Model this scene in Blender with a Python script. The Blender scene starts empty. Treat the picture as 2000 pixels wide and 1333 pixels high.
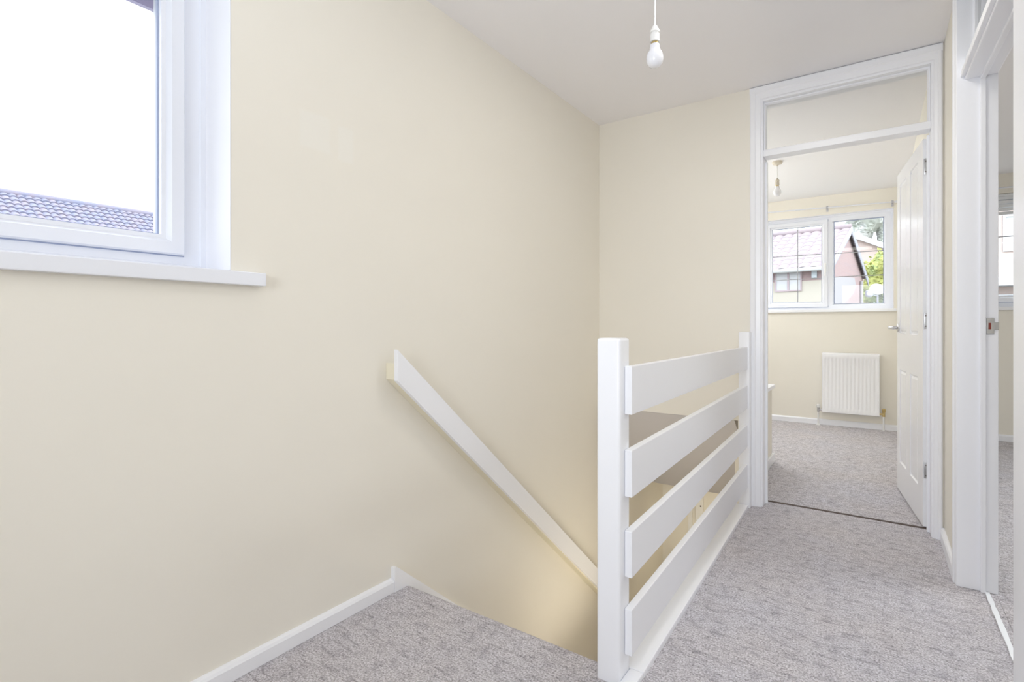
import bpy, bmesh, math, random
from mathutils import Vector, Matrix, noise
random.seed(7)
SC = bpy.context.scene
C = SC.collection
PI = math.pi

# ------------------------------------------------------------------ materials
def mat(name, col, rough=0.6, metal=0.0, spec=0.5, bump=None, var=None, coat=0.0, trans=0.0):
    m = bpy.data.materials.new(name); m.use_nodes = True
    nt = m.node_tree; b = nt.nodes['Principled BSDF']
    b.inputs['Base Color'].default_value = (*col, 1)
    b.inputs['Roughness'].default_value = rough
    b.inputs['Metallic'].default_value = metal
    b.inputs['Specular IOR Level'].default_value = spec
    b.inputs['Coat Weight'].default_value = coat
    b.inputs['Transmission Weight'].default_value = trans
    tc = nt.nodes.new('ShaderNodeTexCoord')
    if var:      # (scale, colour 2, low, high)
        n = nt.nodes.new('ShaderNodeTexNoise'); n.inputs['Scale'].default_value = var[0]
        n.inputs['Detail'].default_value = 4
        nt.links.new(tc.outputs['Object'], n.inputs['Vector'])
        r = nt.nodes.new('ShaderNodeMapRange')
        r.inputs['From Min'].default_value = var[2]; r.inputs['From Max'].default_value = var[3]
        nt.links.new(n.outputs['Fac'], r.inputs['Value'])
        mx = nt.nodes.new('ShaderNodeMix'); mx.data_type = 'RGBA'
        mx.inputs['A'].default_value = (*col, 1); mx.inputs['B'].default_value = (*var[1], 1)
        nt.links.new(r.outputs['Result'], mx.inputs['Factor'])
        nt.links.new(mx.outputs['Result'], b.inputs['Base Color'])
    if bump:     # (scale, strength, distance)
        n = nt.nodes.new('ShaderNodeTexNoise'); n.inputs['Scale'].default_value = bump[0]
        n.inputs['Detail'].default_value = 3
        nt.links.new(tc.outputs['Object'], n.inputs['Vector'])
        bp = nt.nodes.new('ShaderNodeBump'); bp.inputs['Strength'].default_value = bump[1]
        bp.inputs['Distance'].default_value = bump[2]
        nt.links.new(n.outputs['Fac'], bp.inputs['Height'])
        nt.links.new(bp.outputs['Normal'], b.inputs['Normal'])
    return m

def glass_mat(name, tint=(1, 1, 1), refl=1.0):
    m = bpy.data.materials.new(name); m.use_nodes = True
    nt = m.node_tree; nt.nodes.clear()
    o = nt.nodes.new('ShaderNodeOutputMaterial')
    t = nt.nodes.new('ShaderNodeBsdfTransparent'); t.inputs['Color'].default_value = (*tint, 1)
    g = nt.nodes.new('ShaderNodeBsdfGlossy'); g.inputs['Roughness'].default_value = 0.01
    f = nt.nodes.new('ShaderNodeFresnel'); f.inputs['IOR'].default_value = 1.45
    mu = nt.nodes.new('ShaderNodeMath'); mu.operation = 'MULTIPLY'; mu.inputs[1].default_value = refl
    mx = nt.nodes.new('ShaderNodeMixShader')
    nt.links.new(f.outputs[0], mu.inputs[0]); nt.links.new(mu.outputs[0], mx.inputs[0])
    nt.links.new(t.outputs[0], mx.inputs[1]); nt.links.new(g.outputs[0], mx.inputs[2])
    nt.links.new(mx.outputs[0], o.inputs[0])
    return m

def ramp(nt, stops):
    r = nt.nodes.new('ShaderNodeValToRGB'); e = r.color_ramp.elements
    e[0].position, e[0].color = stops[0][0], (*stops[0][1], 1)
    e[1].position, e[1].color = stops[-1][0], (*stops[-1][1], 1)
    for p, c in stops[1:-1]:
        x = e.new(p); x.color = (*c, 1)
    return r

def carpet_mat():
    m = bpy.data.materials.new('carpet'); m.use_nodes = True
    nt = m.node_tree; b = nt.nodes['Principled BSDF']; L = nt.links.new
    b.inputs['Roughness'].default_value = 0.95; b.inputs['Specular IOR Level'].default_value = 0.1
    tc = nt.nodes.new('ShaderNodeTexCoord')
    def nz(scale, det, rough=0.6, dist=0.0, vec=None):
        n = nt.nodes.new('ShaderNodeTexNoise'); n.inputs['Scale'].default_value = scale
        n.inputs['Detail'].default_value = det; n.inputs['Roughness'].default_value = rough
        n.inputs['Distortion'].default_value = dist
        L(vec or tc.outputs['Object'], n.inputs['Vector']); return n
    fine = nz(170, 3, .7); mid = nz(26, 4, .65, .4); big = nz(2.2, 3)
    mp = nt.nodes.new('ShaderNodeMapping'); mp.inputs['Rotation'].default_value = (0, 0, .5)
    mp.inputs['Scale'].default_value = (5, 22, 5); L(tc.outputs['Object'], mp.inputs['Vector'])
    streak = nz(3, 4, .6, .3, mp.outputs['Vector'])
    r1 = ramp(nt, [(.32, (.30, .285, .295)), (.47, (.575, .56, .58)), (.61, (.82, .805, .84))])
    L(fine.outputs['Fac'], r1.inputs['Fac'])
    r2 = ramp(nt, [(.32, (.72, .71, .73)), (.5, (.95, .94, .945)), (.75, (1, 1, 1))])
    L(mid.outputs['Fac'], r2.inputs['Fac'])
    r3 = ramp(nt, [(.3, (.97, .975, 1.0)), (.7, (1.0, .975, .95))])
    L(big.outputs['Fac'], r3.inputs['Fac'])
    r4 = ramp(nt, [(.33, (.72, .71, .72)), (.48, (1, 1, 1)), (.9, (1, 1, 1))])
    L(streak.outputs['Fac'], r4.inputs['Fac'])
    prev = r1.outputs['Color']
    for r in (r2, r3, r4):
        mx = nt.nodes.new('ShaderNodeMix'); mx.data_type = 'RGBA'; mx.blend_type = 'MULTIPLY'
        mx.inputs['Factor'].default_value = 1
        L(prev, mx.inputs['A']); L(r.outputs['Color'], mx.inputs['B']); prev = mx.outputs['Result']
    L(prev, b.inputs['Base Color'])
    ad = nt.nodes.new('ShaderNodeMath'); ad.operation = 'ADD'
    L(fine.outputs['Fac'], ad.inputs[0]); L(mid.outputs['Fac'], ad.inputs[1])
    bp = nt.nodes.new('ShaderNodeBump'); bp.inputs['Strength'].default_value = .8
    bp.inputs['Distance'].default_value = .004
    L(ad.outputs[0], bp.inputs['Height']); L(bp.outputs['Normal'], b.inputs['Normal'])
    return m

def wall_left_mat(base):
    """cream emulsion with two faint touched-up rectangles"""
    m = mat('cream_wall_touched_up', base, .62, 0, .35, bump=(90, .05, .002), var=(1.3, tuple(c * .985 for c in base), .4, .6))
    nt = m.node_tree; L = nt.links.new; b = nt.nodes['Principled BSDF']
    src = b.inputs['Base Color'].links[0].from_socket
    g = nt.nodes.new('ShaderNodeNewGeometry'); sp = nt.nodes.new('ShaderNodeSeparateXYZ')
    L(g.outputs['Position'], sp.inputs[0])
    def band(sock, lo, hi, soft=.006):
        outs = []
        for a, bb in ((lo - soft, lo + soft), (hi + soft, hi - soft)):
            r = nt.nodes.new('ShaderNodeMapRange'); r.inputs['From Min'].default_value = a
            r.inputs['From Max'].default_value = bb; L(sock, r.inputs['Value']); outs.append(r.outputs[0])
        mu = nt.nodes.new('ShaderNodeMath'); mu.operation = 'MULTIPLY'
        L(outs[0], mu.inputs[0]); L(outs[1], mu.inputs[1]); return mu.outputs[0]
    masks = []
    for y0, y1, z0, z1 in ((1.0, 1.115, 1.625, 1.745), (1.148, 1.212, 1.615, 1.735)):
        mu = nt.nodes.new('ShaderNodeMath'); mu.operation = 'MULTIPLY'
        L(band(sp.outputs['Y'], y0, y1), mu.inputs[0]); L(band(sp.outputs['Z'], z0, z1), mu.inputs[1])
        masks.append(mu.outputs[0])
    mxm = nt.nodes.new('ShaderNodeMath'); mxm.operation = 'MAXIMUM'
    L(masks[0], mxm.inputs[0]); L(masks[1], mxm.inputs[1])
    sc = nt.nodes.new('ShaderNodeMath'); sc.operation = 'MULTIPLY'; sc.inputs[1].default_value = .35
    L(mxm.outputs[0], sc.inputs[0])
    mx = nt.nodes.new('ShaderNodeMix'); mx.data_type = 'RGBA'
    mx.inputs['B'].default_value = (.86, .85, .80, 1)
    L(sc.outputs[0], mx.inputs['Factor']); L(src, mx.inputs['A']); L(mx.outputs['Result'], b.inputs['Base Color'])
    return m

def brick_mat(name, c1, c2, mortar, scale=4.0):
    m = bpy.data.materials.new(name); m.use_nodes = True
    nt = m.node_tree; b = nt.nodes['Principled BSDF']; L = nt.links.new
    b.inputs['Roughness'].default_value = .9
    tc = nt.nodes.new('ShaderNodeTexCoord'); mp = nt.nodes.new('ShaderNodeMapping')
    mp.inputs['Rotation'].default_value = (PI / 2, 0, 0)
    L(tc.outputs['Object'], mp.inputs['Vector'])
    br = nt.nodes.new('ShaderNodeTexBrick'); br.inputs['Scale'].default_value = scale
    br.inputs['Color1'].default_value = (*c1, 1); br.inputs['Color2'].default_value = (*c2, 1)
    br.inputs['Mortar'].default_value = (*mortar, 1); br.inputs['Mortar Size'].default_value = .012
    L(mp.outputs['Vector'], br.inputs['Vector']); L(br.outputs['Color'], b.inputs['Base Color'])
    return m

CREAM = (.85, .815, .735)
M = {}
M['wall'] = mat('cream_wall', CREAM, .62, 0, .35, bump=(90, .05, .002), var=(1.3, tuple(c * .985 for c in CREAM), .4, .6))
M['wall_l'] = wall_left_mat(CREAM)
M['ceil'] = mat('ceiling_paint', (.88, .87, .89), .8, 0, .3, bump=(60, .05, .002))
M['gloss'] = mat('white_gloss', (.89, .90, .94), .28)
M['satin'] = mat('white_satin', (.89, .895, .925), .24, 0, .5)
M['upvc'] = mat('white_upvc', (.83, .85, .91), .25, 0, .5)
M['creamwood'] = mat('cream_painted_wood', (.82, .77, .62), .5)
M['carpet'] = carpet_mat()
M['glass'] = glass_mat('window_glass', (.97, .985, .985), .8)
M['fanglass'] = glass_mat('clear_fanlight_glass', (.93, .93, .92), .8)
M['greenglass'] = glass_mat('tinted_fanlight_glass', (.78, .86, .84), 1.0)
M['seal'] = mat('window_gasket', (.38, .43, .58), .5)
M['chrome'] = mat('brushed_chrome', (.62, .62, .63), .22, 1.0)
M['steel'] = mat('hinge_steel', (.48, .47, .47), .32, 1.0)
M['brass'] = mat('dull_brass', (.62, .48, .22), .35, .9)
M['dark'] = mat('dark_metal', (.10, .075, .065), .5, .4)
M['red'] = mat('red_brown_plastic', (.22, .03, .015), .5)
M['plastic'] = mat('white_plastic', (.85, .85, .84), .35)
M['bulb'] = mat('opal_glass', (.84, .85, .90), .18, 0, .5, coat=.4)
M['clearbulb'] = mat('pale_bulb_glass', (.80, .80, .83), .15)
M['tanplastic'] = mat('aged_plastic', (.66, .60, .50), .4)
M['radiator'] = mat('radiator_enamel', (.88, .88, .90), .3)
M['soffit'] = mat('shaded_soffit_paint', (.62, .605, .62), .8)  # white ceiling paint greyed, its shadow put into the base colour
M['strip'] = mat('bright_white_strip', (.90, .92, .95), .35)
M['blind'] = mat('blind_fabric', (.80, .82, .85), .8)
# out of doors
M['tile_blue'] = mat('slate_blue_pantile', (.205, .215, .30), .8, var=(5, (.25, .225, .28), .4, .65))
M['tile_pink'] = mat('pink_concrete_tile', (.33, .275, .29), .85, var=(3, (.30, .26, .28), .4, .6))
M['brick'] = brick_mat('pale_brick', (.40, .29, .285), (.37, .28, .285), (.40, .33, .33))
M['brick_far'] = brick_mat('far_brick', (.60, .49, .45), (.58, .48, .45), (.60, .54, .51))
M['render'] = mat('cream_render', (.50, .47, .41), .9)
M['pale_grey'] = mat('pale_grey_matt', (.40, .39, .41), .9)
M['ext_white'] = mat('exterior_white', (.55, .56, .58), .6)
M['barge'] = mat('slate_bargeboard', (.36, .37, .44), .7)
M['fascia_mauve'] = mat('mauve_fascia', (.48, .45, .66), .7)
M['extglass'] = mat('curtained_glass', (.52, .53, .55), .3)
M['casement'] = mat('brown_casement', (.42, .34, .37), .6)
M['hedge'] = mat('yellow_green_leaves', (.42, .44, .15), .9, var=(1.2, (.30, .37, .16), .45, .6))
M['leafg'] = mat('green_leaves', (.27, .34, .24), .9)
M['leafd'] = mat('grey_green_leaves', (.40, .43, .38), .9, var=(1.0, (.50, .52, .50), .45, .6))
M['bark'] = mat('pale_bark', (.14, .13, .125), .9)
M['ground'] = mat('pale_ground', (.30, .30, .29), .95, var=(.4, (.24, .26, .20), .45, .6))

# ------------------------------------------------------------------ mesh helpers
def bx(bm, x0, x1, y0, y1, z0, z1, bev=0.0, mx=None, seg=2):
    vs = [bm.verts.new((x, y, z)) for x in (x0, x1) for y in (y0, y1) for z in (z0, z1)]
    fs = [bm.faces.new([vs[i] for i in q]) for q in
          ((0, 1, 3, 2), (4, 6, 7, 5), (0, 4, 5, 1), (2, 3, 7, 6), (0, 2, 6, 4), (1, 5, 7, 3))]
    out = vs
    if bev > 0:
        es = list({e for f in fs for e in f.edges})
        r = bmesh.ops.bevel(bm, geom=es, offset=bev, segments=seg, profile=.6, affect='EDGES', clamp_overlap=True)
        out = [v for v in set(list(r['verts'])) if v.is_valid] + [v for v in vs if v.is_valid]
        out = list(set(out))
    if mx is not None:
        bmesh.ops.transform(bm, matrix=mx, verts=out)
    return out

def hexa(bm, pts, bev=0.0):
    """8 points ordered like bx (x,y,z binary)"""
    vs = [bm.verts.new(p) for p in pts]
    fs = [bm.faces.new([vs[i] for i in q]) for q in
          ((0, 1, 3, 2), (4, 6, 7, 5), (0, 4, 5, 1), (2, 3, 7, 6), (0, 2, 6, 4), (1, 5, 7, 3))]
    if bev > 0:
        es = list({e for f in fs for e in f.edges})
        bmesh.ops.bevel(bm, geom=es, offset=bev, segments=2, profile=.6, affect='EDGES', clamp_overlap=True)

def prism(bm, poly, axis, a, b):
    """poly: 2D points; axis 'x': (y,z) extruded in x; 'y': (x,z); 'z': (x,y)"""
    def P(p, t):
        return (t, p[0], p[1]) if axis == 'x' else ((p[0], t, p[1]) if axis == 'y' else (p[0], p[1], t))
    A = [bm.verts.new(P(p, a)) for p in poly]; B = [bm.verts.new(P(p, b)) for p in poly]
    bm.faces.new(A); bm.faces.new(B[::-1])
    n = len(poly)
    for i in range(n):
        bm.faces.new((A[i], B[i], B[(i + 1) % n], A[(i + 1) % n]))

def lathe(bm, prof, cx=0, cy=0, cz=0, n=28, mx=None):
    rings = []
    for r, z in prof:
        if r < 1e-5:
            rings.append([bm.verts.new((cx, cy, cz + z))])
        else:
            rings.append([bm.verts.new((cx + r * math.cos(2 * PI * k / n), cy + r * math.sin(2 * PI * k / n), cz + z)) for k in range(n)])
    for a, b in zip(rings, rings[1:]):
        for k in range(n):
            q = [a[k % len(a)], a[(k + 1) % len(a)], b[(k + 1) % len(b)], b[k % len(b)]]
            u = []
            for v in q:
                if v not in u: u.append(v)
            if len(u) > 2: bm.faces.new(u)
    for rg in (rings[0], rings[-1]):
        if len(rg) > 2:
            bm.faces.new(rg)
    if mx is not None:
        bmesh.ops.transform(bm, matrix=mx, verts=[v for rg in rings for v in rg])

def tube(bm, pts, r, n=12):
    pts = [Vector(p) for p in pts]; rings = []
    for i, p in enumerate(pts):
        t = (pts[min(i + 1, len(pts) - 1)] - pts[max(i - 1, 0)]).normalized()
        up = Vector((0, 0, 1)) if abs(t.z) < .9 else Vector((1, 0, 0))
        a = t.cross(up).normalized(); b = t.cross(a)
        rr = r[i] if isinstance(r, (list, tuple)) else r
        rings.append([bm.verts.new(p + a * rr * math.cos(2 * PI * k / n) + b * rr * math.sin(2 * PI * k / n)) for k in range(n)])
    for A, B in zip(rings, rings[1:]):
        for k in range(n):
            bm.faces.new((A[k], A[(k + 1) % n], B[(k + 1) % n], B[k]))
    bm.faces.new(rings[0][::-1]); bm.faces.new(rings[-1])

def ring(bm, rect, prof, conv):
    """mitred frame: rect=(u0,u1,w0,w1), prof=[(inset,depth)...] closed, conv(u,d,w)->xyz"""
    u0, u1, w0, w1 = rect
    loops = []
    for (i, d) in prof:
        loops.append([bm.verts.new(conv(u, d, w)) for (u, w) in ((u0 + i, w0 + i), (u1 - i, w0 + i), (u1 - i, w1 - i), (u0 + i, w1 - i))])
    n = len(loops)
    for j in range(n):
        A, B = loops[j], loops[(j + 1) % n]
        for k in range(4):
            bm.faces.new((A[k], A[(k + 1) % 4], B[(k + 1) % 4], B[k]))

def obj(name, bm, m, parent=None, smooth=False, loc=None):
    bmesh.ops.recalc_face_normals(bm, faces=bm.faces)
    me = bpy.data.meshes.new(name); bm.to_mesh(me); bm.free()
    me.materials.append(m)
    if smooth:
        me.polygons.foreach_set('use_smooth', [True] * len(me.polygons))
        try: me.set_sharp_from_angle(angle=math.radians(38))
        except Exception: pass
    o = bpy.data.objects.new(name, me); C.objects.link(o)
    if parent is not None:
        o.parent = parent
    return o

def BM(): return bmesh.new()

def thing(name, label, cat, loc=(0, 0, 0), group=None):
    o = bpy.data.objects.new(name, None); C.objects.link(o); o.location = loc
    o.empty_display_size = .1
    o['label'] = label; o['category'] = cat
    if group: o['group'] = group
    return o

def struct(name, bm, m, label=None, cat=None, smooth=False):
    o = obj(name, bm, m, None, smooth); o['kind'] = 'structure'
    if label: o['label'] = label; o['category'] = cat
    return o

def structroot(name, label, cat):
    o = bpy.data.objects.new(name, None); C.objects.link(o)
    o['kind'] = 'structure'; o['label'] = label; o['category'] = cat
    return o

# ------------------------------------------------------------------ room shell
XA, YB, XC, YF = -1.545, 3.25, .27, 6.35     # left wall, back wall of landing, right wall, far outer wall
ZC = 2.40
STAIR = .853
# left wall, with the window hole
WY0, WY1, WZ0, WZ1 = -.42, .778, 1.153, 2.16
b = BM()
bx(b, XA - .28, XA, -2.1, WY0, -2.62, ZC); bx(b, XA - .28, XA, WY1, 6.6, -2.62, ZC)
bx(b, XA - .28, XA, WY0, WY1, -2.62, WZ0); bx(b, XA - .28, XA, WY0, WY1, WZ1, ZC)
bmesh.ops.remove_doubles(b, verts=b.verts, dist=1e-5)
struct('wall_left', b, M['wall_l'], 'long cream wall with the window and the descending handrail', 'wall')
# back wall of the landing (over the stairwell)
b = BM()
bx(b, XA, -.594 + .03, YB, YB + .11, .48, ZC)
bx(b, -.66, -.564, YB, YB + .11, -.18, .48)
bx(b, -.564, .27, YB, YB + .11, 2.36, ZC)
bx(b, .245, .27, YB, YB + .11, 0, 2.36)
struct('wall_back', b, M['wall'], 'cream wall between the window wall and the open bedroom doorway', 'wall')
# right wall + partition between the two front rooms
D0, D1 = 1.662, 2.70
b = BM()
bx(b, XC, XC + .11, -2.1, D0 - .03, 0, ZC)
bx(b, XC, XC + .11, D1 + .03, YB + .11, 0, ZC)
bx(b, XC, XC + .11, D0 - .03, D1 + .03, 2.37, ZC)
bx(b, .24, .38, YB + .11, YF, 0, ZC)
struct('wall_right', b, M['wall'], 'narrow cream wall to the right of the bedroom doorway', 'wall')
# far outer wall with two window holes
F2 = (-1.06, .145, 1.19, 2.20); F3 = (.55, 1.85, 1.19, 2.225)
b = BM()
xs = [XA, F2[0], F2[1], F3[0], F3[1], 2.72]
for i, (x0, x1) in enumerate(zip(xs, xs[1:])):
    if i in (1, 3):
        f = F2 if i == 1 else F3
        bx(b, x0, x1, YF, YF + .25, 0, f[2]); bx(b, x0, x1, YF, YF + .25, f[3], ZC)
    else:
        bx(b, x0, x1, YF, YF + .25, 0, ZC)
struct('wall_far', b, M['wall'], 'cream bedroom wall behind the radiator and under the two-light window', 'wall')
b = BM(); bx(b, 2.6, 2.72, .6, YF, 0, ZC); bx(b, XC + .11, 2.72, .48, .6, 0, ZC)
struct('wall_side', b, M['wall'], 'cream side wall of the room through the right doorway', 'wall')
b = BM(); bx(b, XA, XC, -2.22, -2.1, 0, ZC)
struct('wall_near', b, M['wall'], 'cream end wall of the landing', 'wall')
# ceiling
b = BM(); bx(b, XA - .28, 2.72, -2.22, YF + .25, ZC, ZC + .12)
struct('ceiling', b, M['ceil'], 'flat white painted ceiling', 'ceiling')
# floor: landing, strip beside stairwell, bedroom and second room, carpeted
b = BM()
TH = -.16
prism(b, [(-2.1, 0), (1.452, 0), (1.466, -.004), (1.474, -.014), (1.477, -.03), (1.477, TH), (-2.1, TH)], 'x', XA, -.60)
bx(b, -.60, XC + .11, -2.1, YB + .128, TH, 0)
bx(b, -.66, .24, YB + .132, YF, TH, .002)
bx(b, XA, -.66, 4.37, YF, TH, .002)
bx(b, XC + .11, 2.6, .6, YF, TH, .002)
struct('floor', b, M['carpet'], 'grey cut-pile carpet over landing and rooms', 'floor')
# stairs down (seen only at their head)
st = structroot('staircase', 'carpeted staircase going down along the window wall', 'stairs')
b = BM()
run, rise = .235, .2
poly = [(1.477, TH)]
y, z = 1.477, -.0
for k in range(12):
    z -= rise; poly.append((y, z)); y += run; poly.append((y, z))
poly.append((y, -2.62)); poly.append((1.477, -2.62))
poly[0] = (1.477, TH - .001)
prism(b, poly, 'x', XA + .02, -.68)
obj('steps', b, M['carpet'], st)
b = BM()
prism(b, [(1.392, 0.0), (1.392, .094), (1.404, .094), (4.3, .094 - STAIR * (4.3 - 1.404)), (4.3, -2.6), (1.60, -.52)], 'x', XA, XA + .02)
obj('wall_string', b, M['gloss'], st)
# under landing: stairwell side wall, ground floor walls and slab
b = BM()
bx(b, -.68, -.60, 1.478, 4.54, -2.62, TH)
struct('wall_stairwell', b, M['wall'], 'cream wall beneath the balustrade going down the stairwell', 'wall')
b = BM(); bx(b, XA, .6, 4.54, 4.66, -2.62, TH)
struct('wall_downstairs', b, M['wall'], 'cream wall at the foot of the stairs glimpsed between the rails', 'wall')
b = BM(); bx(b, XA, .6, 1.5, 4.54, -2.74, -2.62)
struct('floor_downstairs', b, M['carpet'], 'carpeted hall floor at the foot of the stairs', 'floor')
# sloping soffit above stairs
b = BM()
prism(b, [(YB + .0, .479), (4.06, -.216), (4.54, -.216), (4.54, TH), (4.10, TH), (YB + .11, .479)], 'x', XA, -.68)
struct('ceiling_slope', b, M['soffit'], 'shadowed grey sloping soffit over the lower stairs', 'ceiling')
# boxed-in bulkhead inside bedroom
bh = structroot('trim_1', 'low cream boxed-in stair bulkhead with a white top just inside the bedroom', 'bulkhead')
b = BM(); bx(b, -.70, -.645, YB + .115, 4.36, 0.003, .565); bx(b, XA, -.70, 4.31, 4.36, 0.003, .565)
obj('side', b, M['wall'], bh)
b = BM(); bx(b, XA, -.625, YB + .115, 4.385, .565, .59, .004)
obj('white_top', b, M['gloss'], bh)
b = BM(); bx(b, -.645, -.628, YB + .13, 4.36, .003, .07, .004); bx(b, XA, -.628, 4.36, 4.377, .003, .07, .004)
obj('skirting', b, M['gloss'], bh)
# skirting boards
def skirt(name, rects, h, label):
    b = BM()
    for (x0, x1, y0, y1, side) in rects:
        t = .005
        if side == 'x+':
            prism(b, [(x0, 0.001), (x1, 0.001), (x1, h - .012), (x1 - t, h - .004), (x0 + t, h), (x0, h)], 'y', y0, y1)
        elif side == 'x-':
            prism(b, [(x1, 0.001), (x0, 0.001), (x0, h - .012), (x0 + t, h - .004), (x1 - t, h), (x1, h)], 'y', y0, y1)
        else:
            prism(b, [(y1, 0.001), (y0, 0.001), (y0, h - .012), (y0 + t, h - .004), (y1 - t, h), (y1, h)], 'x', x0, x1)
    o = struct(name, b, M['gloss'], label, 'skirting')
    return o
skirt('baseboard_left', [(XA, XA + .018, -2.1, 1.391, 'x+')], .052, 'white skirting board under the window, ending at the stair head')
skirt('baseboard_right', [(XC - .016, XC, D1 + .062, YB - .012, 'x-')], .062, 'short white skirting on the narrow cream wall between the doorways')
skirt('baseboard_far', [(XA, .24, YF - .018, YF, 'y-')], .06, 'white skirting along the wall below the radiator')
skirt('baseboard_side', [(XC + .11, 2.6, YF - .018, YF, 'y-')], .06, 'white skirting seen through the gap of the right doorway')

# ------------------------------------------------------------------ windows
def window(name, label, conv, rect, cells, opts=None):
    """conv(u,d,w): d=0 room-side face of frame, positive outward. cells: list of (u0,u1,w0,w1,sash?,bars)"""
    root = structroot(name, label, 'window')
    u0, u1, w0, w1 = rect
    fw = .062
    b = BM()
    ring(b, rect, [(0, 0), (.016, 0), (.020, .006), (fw, .006), (fw, .07), (0, .07)], conv)
    for (a0, a1) in (opts or {}).get('mullions', []):
        pts = [conv(u, d, w) for u in (a0, a1) for d in (.004, .07) for w in (w0 + fw - .005, w1 - fw + .005)]
        hexa(b, pts)
    obj('frame', b, M['upvc'], root)
    for (c0, c1, d0, d1, sash, bars) in cells:
        off = -.012 if sash else .004
        if sash:
            b = BM()
            ring(b, (c0, c1, d0, d1), [(0, off + .006), (.004, off), (.036, off), (.046, off + .016), (.057, off + .018), (.057, .06), (0, .06)], conv)
            par = obj('sash', b, M['upvc'], root)
            gi = .057
        else:
            b = BM()
            ring(b, (c0, c1, d0, d1), [(0, off + .004), (.010, off + .004), (.022, .03), (.022, .06), (0, .06)], conv)
            par = obj('glazing_bead', b, M['upvc'], root)
            gi = .022
        b = BM()
        ring(b, (c0 + gi - .001, c1 - gi + .001, d0 + gi - .001, d1 - gi + .001), [(0, .024), (.005, .024), (.005, .034), (0, .034)], conv)
        obj('gasket', b, M['seal'], par)
        if sash:
            b = BM(); ring(b, (c0 - .003, c1 + .003, d0 - .003, d1 + .003), [(0, .0045), (.0032, .0045), (.0032, .02), (0, .02)], conv)
            obj('sash_seal', b, M['seal'], par)
        b = BM()
        g = gi - .002
        vs = [b.verts.new(conv(u, .036, w)) for u, w in ((c0 + g, d0 + g), (c1 - g, d0 + g), (c1 - g, d1 - g), (c0 + g, d1 - g))]
        b.faces.new(vs)
        obj('pane', b, M['glass'], par)
        if bars:
            b = BM()
            for v in bars.get('v', []):
                hexa(b, [conv(u, d, w) for u in (v - .004, v + .004) for d in (.038, .044) for w in (d0 + g, d1 - g)])
            for w_ in bars.get('h', []):
                hexa(b, [conv(u, d, w) for u in (c0 + g, c1 - g) for d in (.0385, .0445) for w in (w_ - .004, w_ + .004)])
            obj('glazing_bars', b, M['bars'] , par)
    return root
M['bars'] = mat('lead_bars', (.72, .71, .76), .5)
# window 1, in the left wall; u = Y, outward = -X
conv1 = lambda u, d, w: (-1.69 - d, u, w)
w1 = window('window_1', 'white plastic-framed window on the left wall showing a tiled roof', conv1,
            (WY0 + .001, WY1 - .001, 1.195, WZ1 - .001), [(WY0 + .066, .712, 1.240, WZ1 - .045, True, None)])
b = BM()
bx(b, -1.80, XA - .001, WY0 + .001, WY1 - .001, WZ0 + .001, 1.194)
bx(b, XA - .001, XA + .032, WY0 - .09, .868, 1.152, 1.191, .003)
obj('window_sill', b, M['upvc'], w1)
b = BM()
bx(b, -1.69, XA - .0005, WY1 - .0025, WY1 - .0008, 1.195, WZ1 - .001)
bx(b, -1.69, XA - .0005, WY0 + .0008, WY0 + .0025, 1.195, WZ1 - .001)
bx(b, -1.69, XA - .0005, WY0 + .003, WY1 - .003, WZ1 - .0025, WZ1 - .0008)
obj('reveal_lining', b, M['satin'], w1)

# window 2 in bedroom; u = X, outward = +Y
conv2 = lambda u, d, w: (u, YF + .075 + d, w)
w2 = window('window_2', 'two-light white bedroom window above the radiator with houses outside', conv2, (F2[0] + .001, F2[1] - .001, F2[2] + .001, F2[3] - .001),
            [(F2[0] + .055, -.415, 1.235, 2.165, True, {'v': [-.70], 'h': [1.805, 1.545]}),
             (-.382, F2[1] - .058, 1.245, 2.155, False, {'h': [1.800, 1.552]})], {'mullions': [(-.418, -.378)]})
b = BM()
bx(b, F2[0] - .01, F2[1] + .022, YF - .025, YF + .078, 1.18, 1.208, .003)
obj('window_sill', b, M['satin'], w2)
b = BM()   # casement handle on the mullion side of the sash
bx(b, -.446, -.430, YF + .050, YF + .062, 1.60, 1.70, .003)
bx(b, -.444, -.432, YF + .030, YF + .042, 1.56, 1.68, .004)
obj('casement_handle', b, M['plastic'], w2)
b = BM()
bx(b, F2[1] - .0025, F2[1] - .0008, YF + .0005, YF + .075, F2[2] + .02, F2[3] - .002)
bx(b, F2[0] + .0008, F2[0] + .0025, YF + .0005, YF + .075, F2[2] + .02, F2[3] - .002)
bx(b, F2[0] + .003, F2[1] - .003, YF + .0005, YF + .075, F2[3] - .0025, F2[3] - .0008)
obj('reveal_lining', b, M['satin'], w2)

# window 3 in second room
w3 = window('window_3', 'white window seen through the narrow gap of the right doorway', conv2, (F3[0] + .001, F3[1] - .001, F3[2] + .001, F3[3] - .001),
            [(F3[0] + .055, 1.18, 1.25, 2.165, True, {'h': [1.85, 1.40]}),
             (1.22, F3[1] - .058, 1.25, 2.155, False, {'h': [1.85, 1.40]})], {'mullions': [(1.175, 1.225)]})
b = BM()
bx(b, F3[0] - .02, F3[1] + .02, YF - .025, YF + .078, 1.175, 1.205, .003)
obj('window_sill', b, M['satin'], w3)
b = BM()
for k in range(5):
    bx(b, F3[0] + .01, F3[1] - .01, YF + .028, YF + .036, 2.035 + k * .034, 2.064 + k * .034, .003)
bx(b, F3[0] + .01, F3[1] - .01, YF + .02, YF + .05, 2.20, 2.222, .003)
o = obj('roller_blind', b, M['blind']); o['label'] = 'raised white blind at top of the window in the right-hand room'; o['category'] = 'blind'

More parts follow.
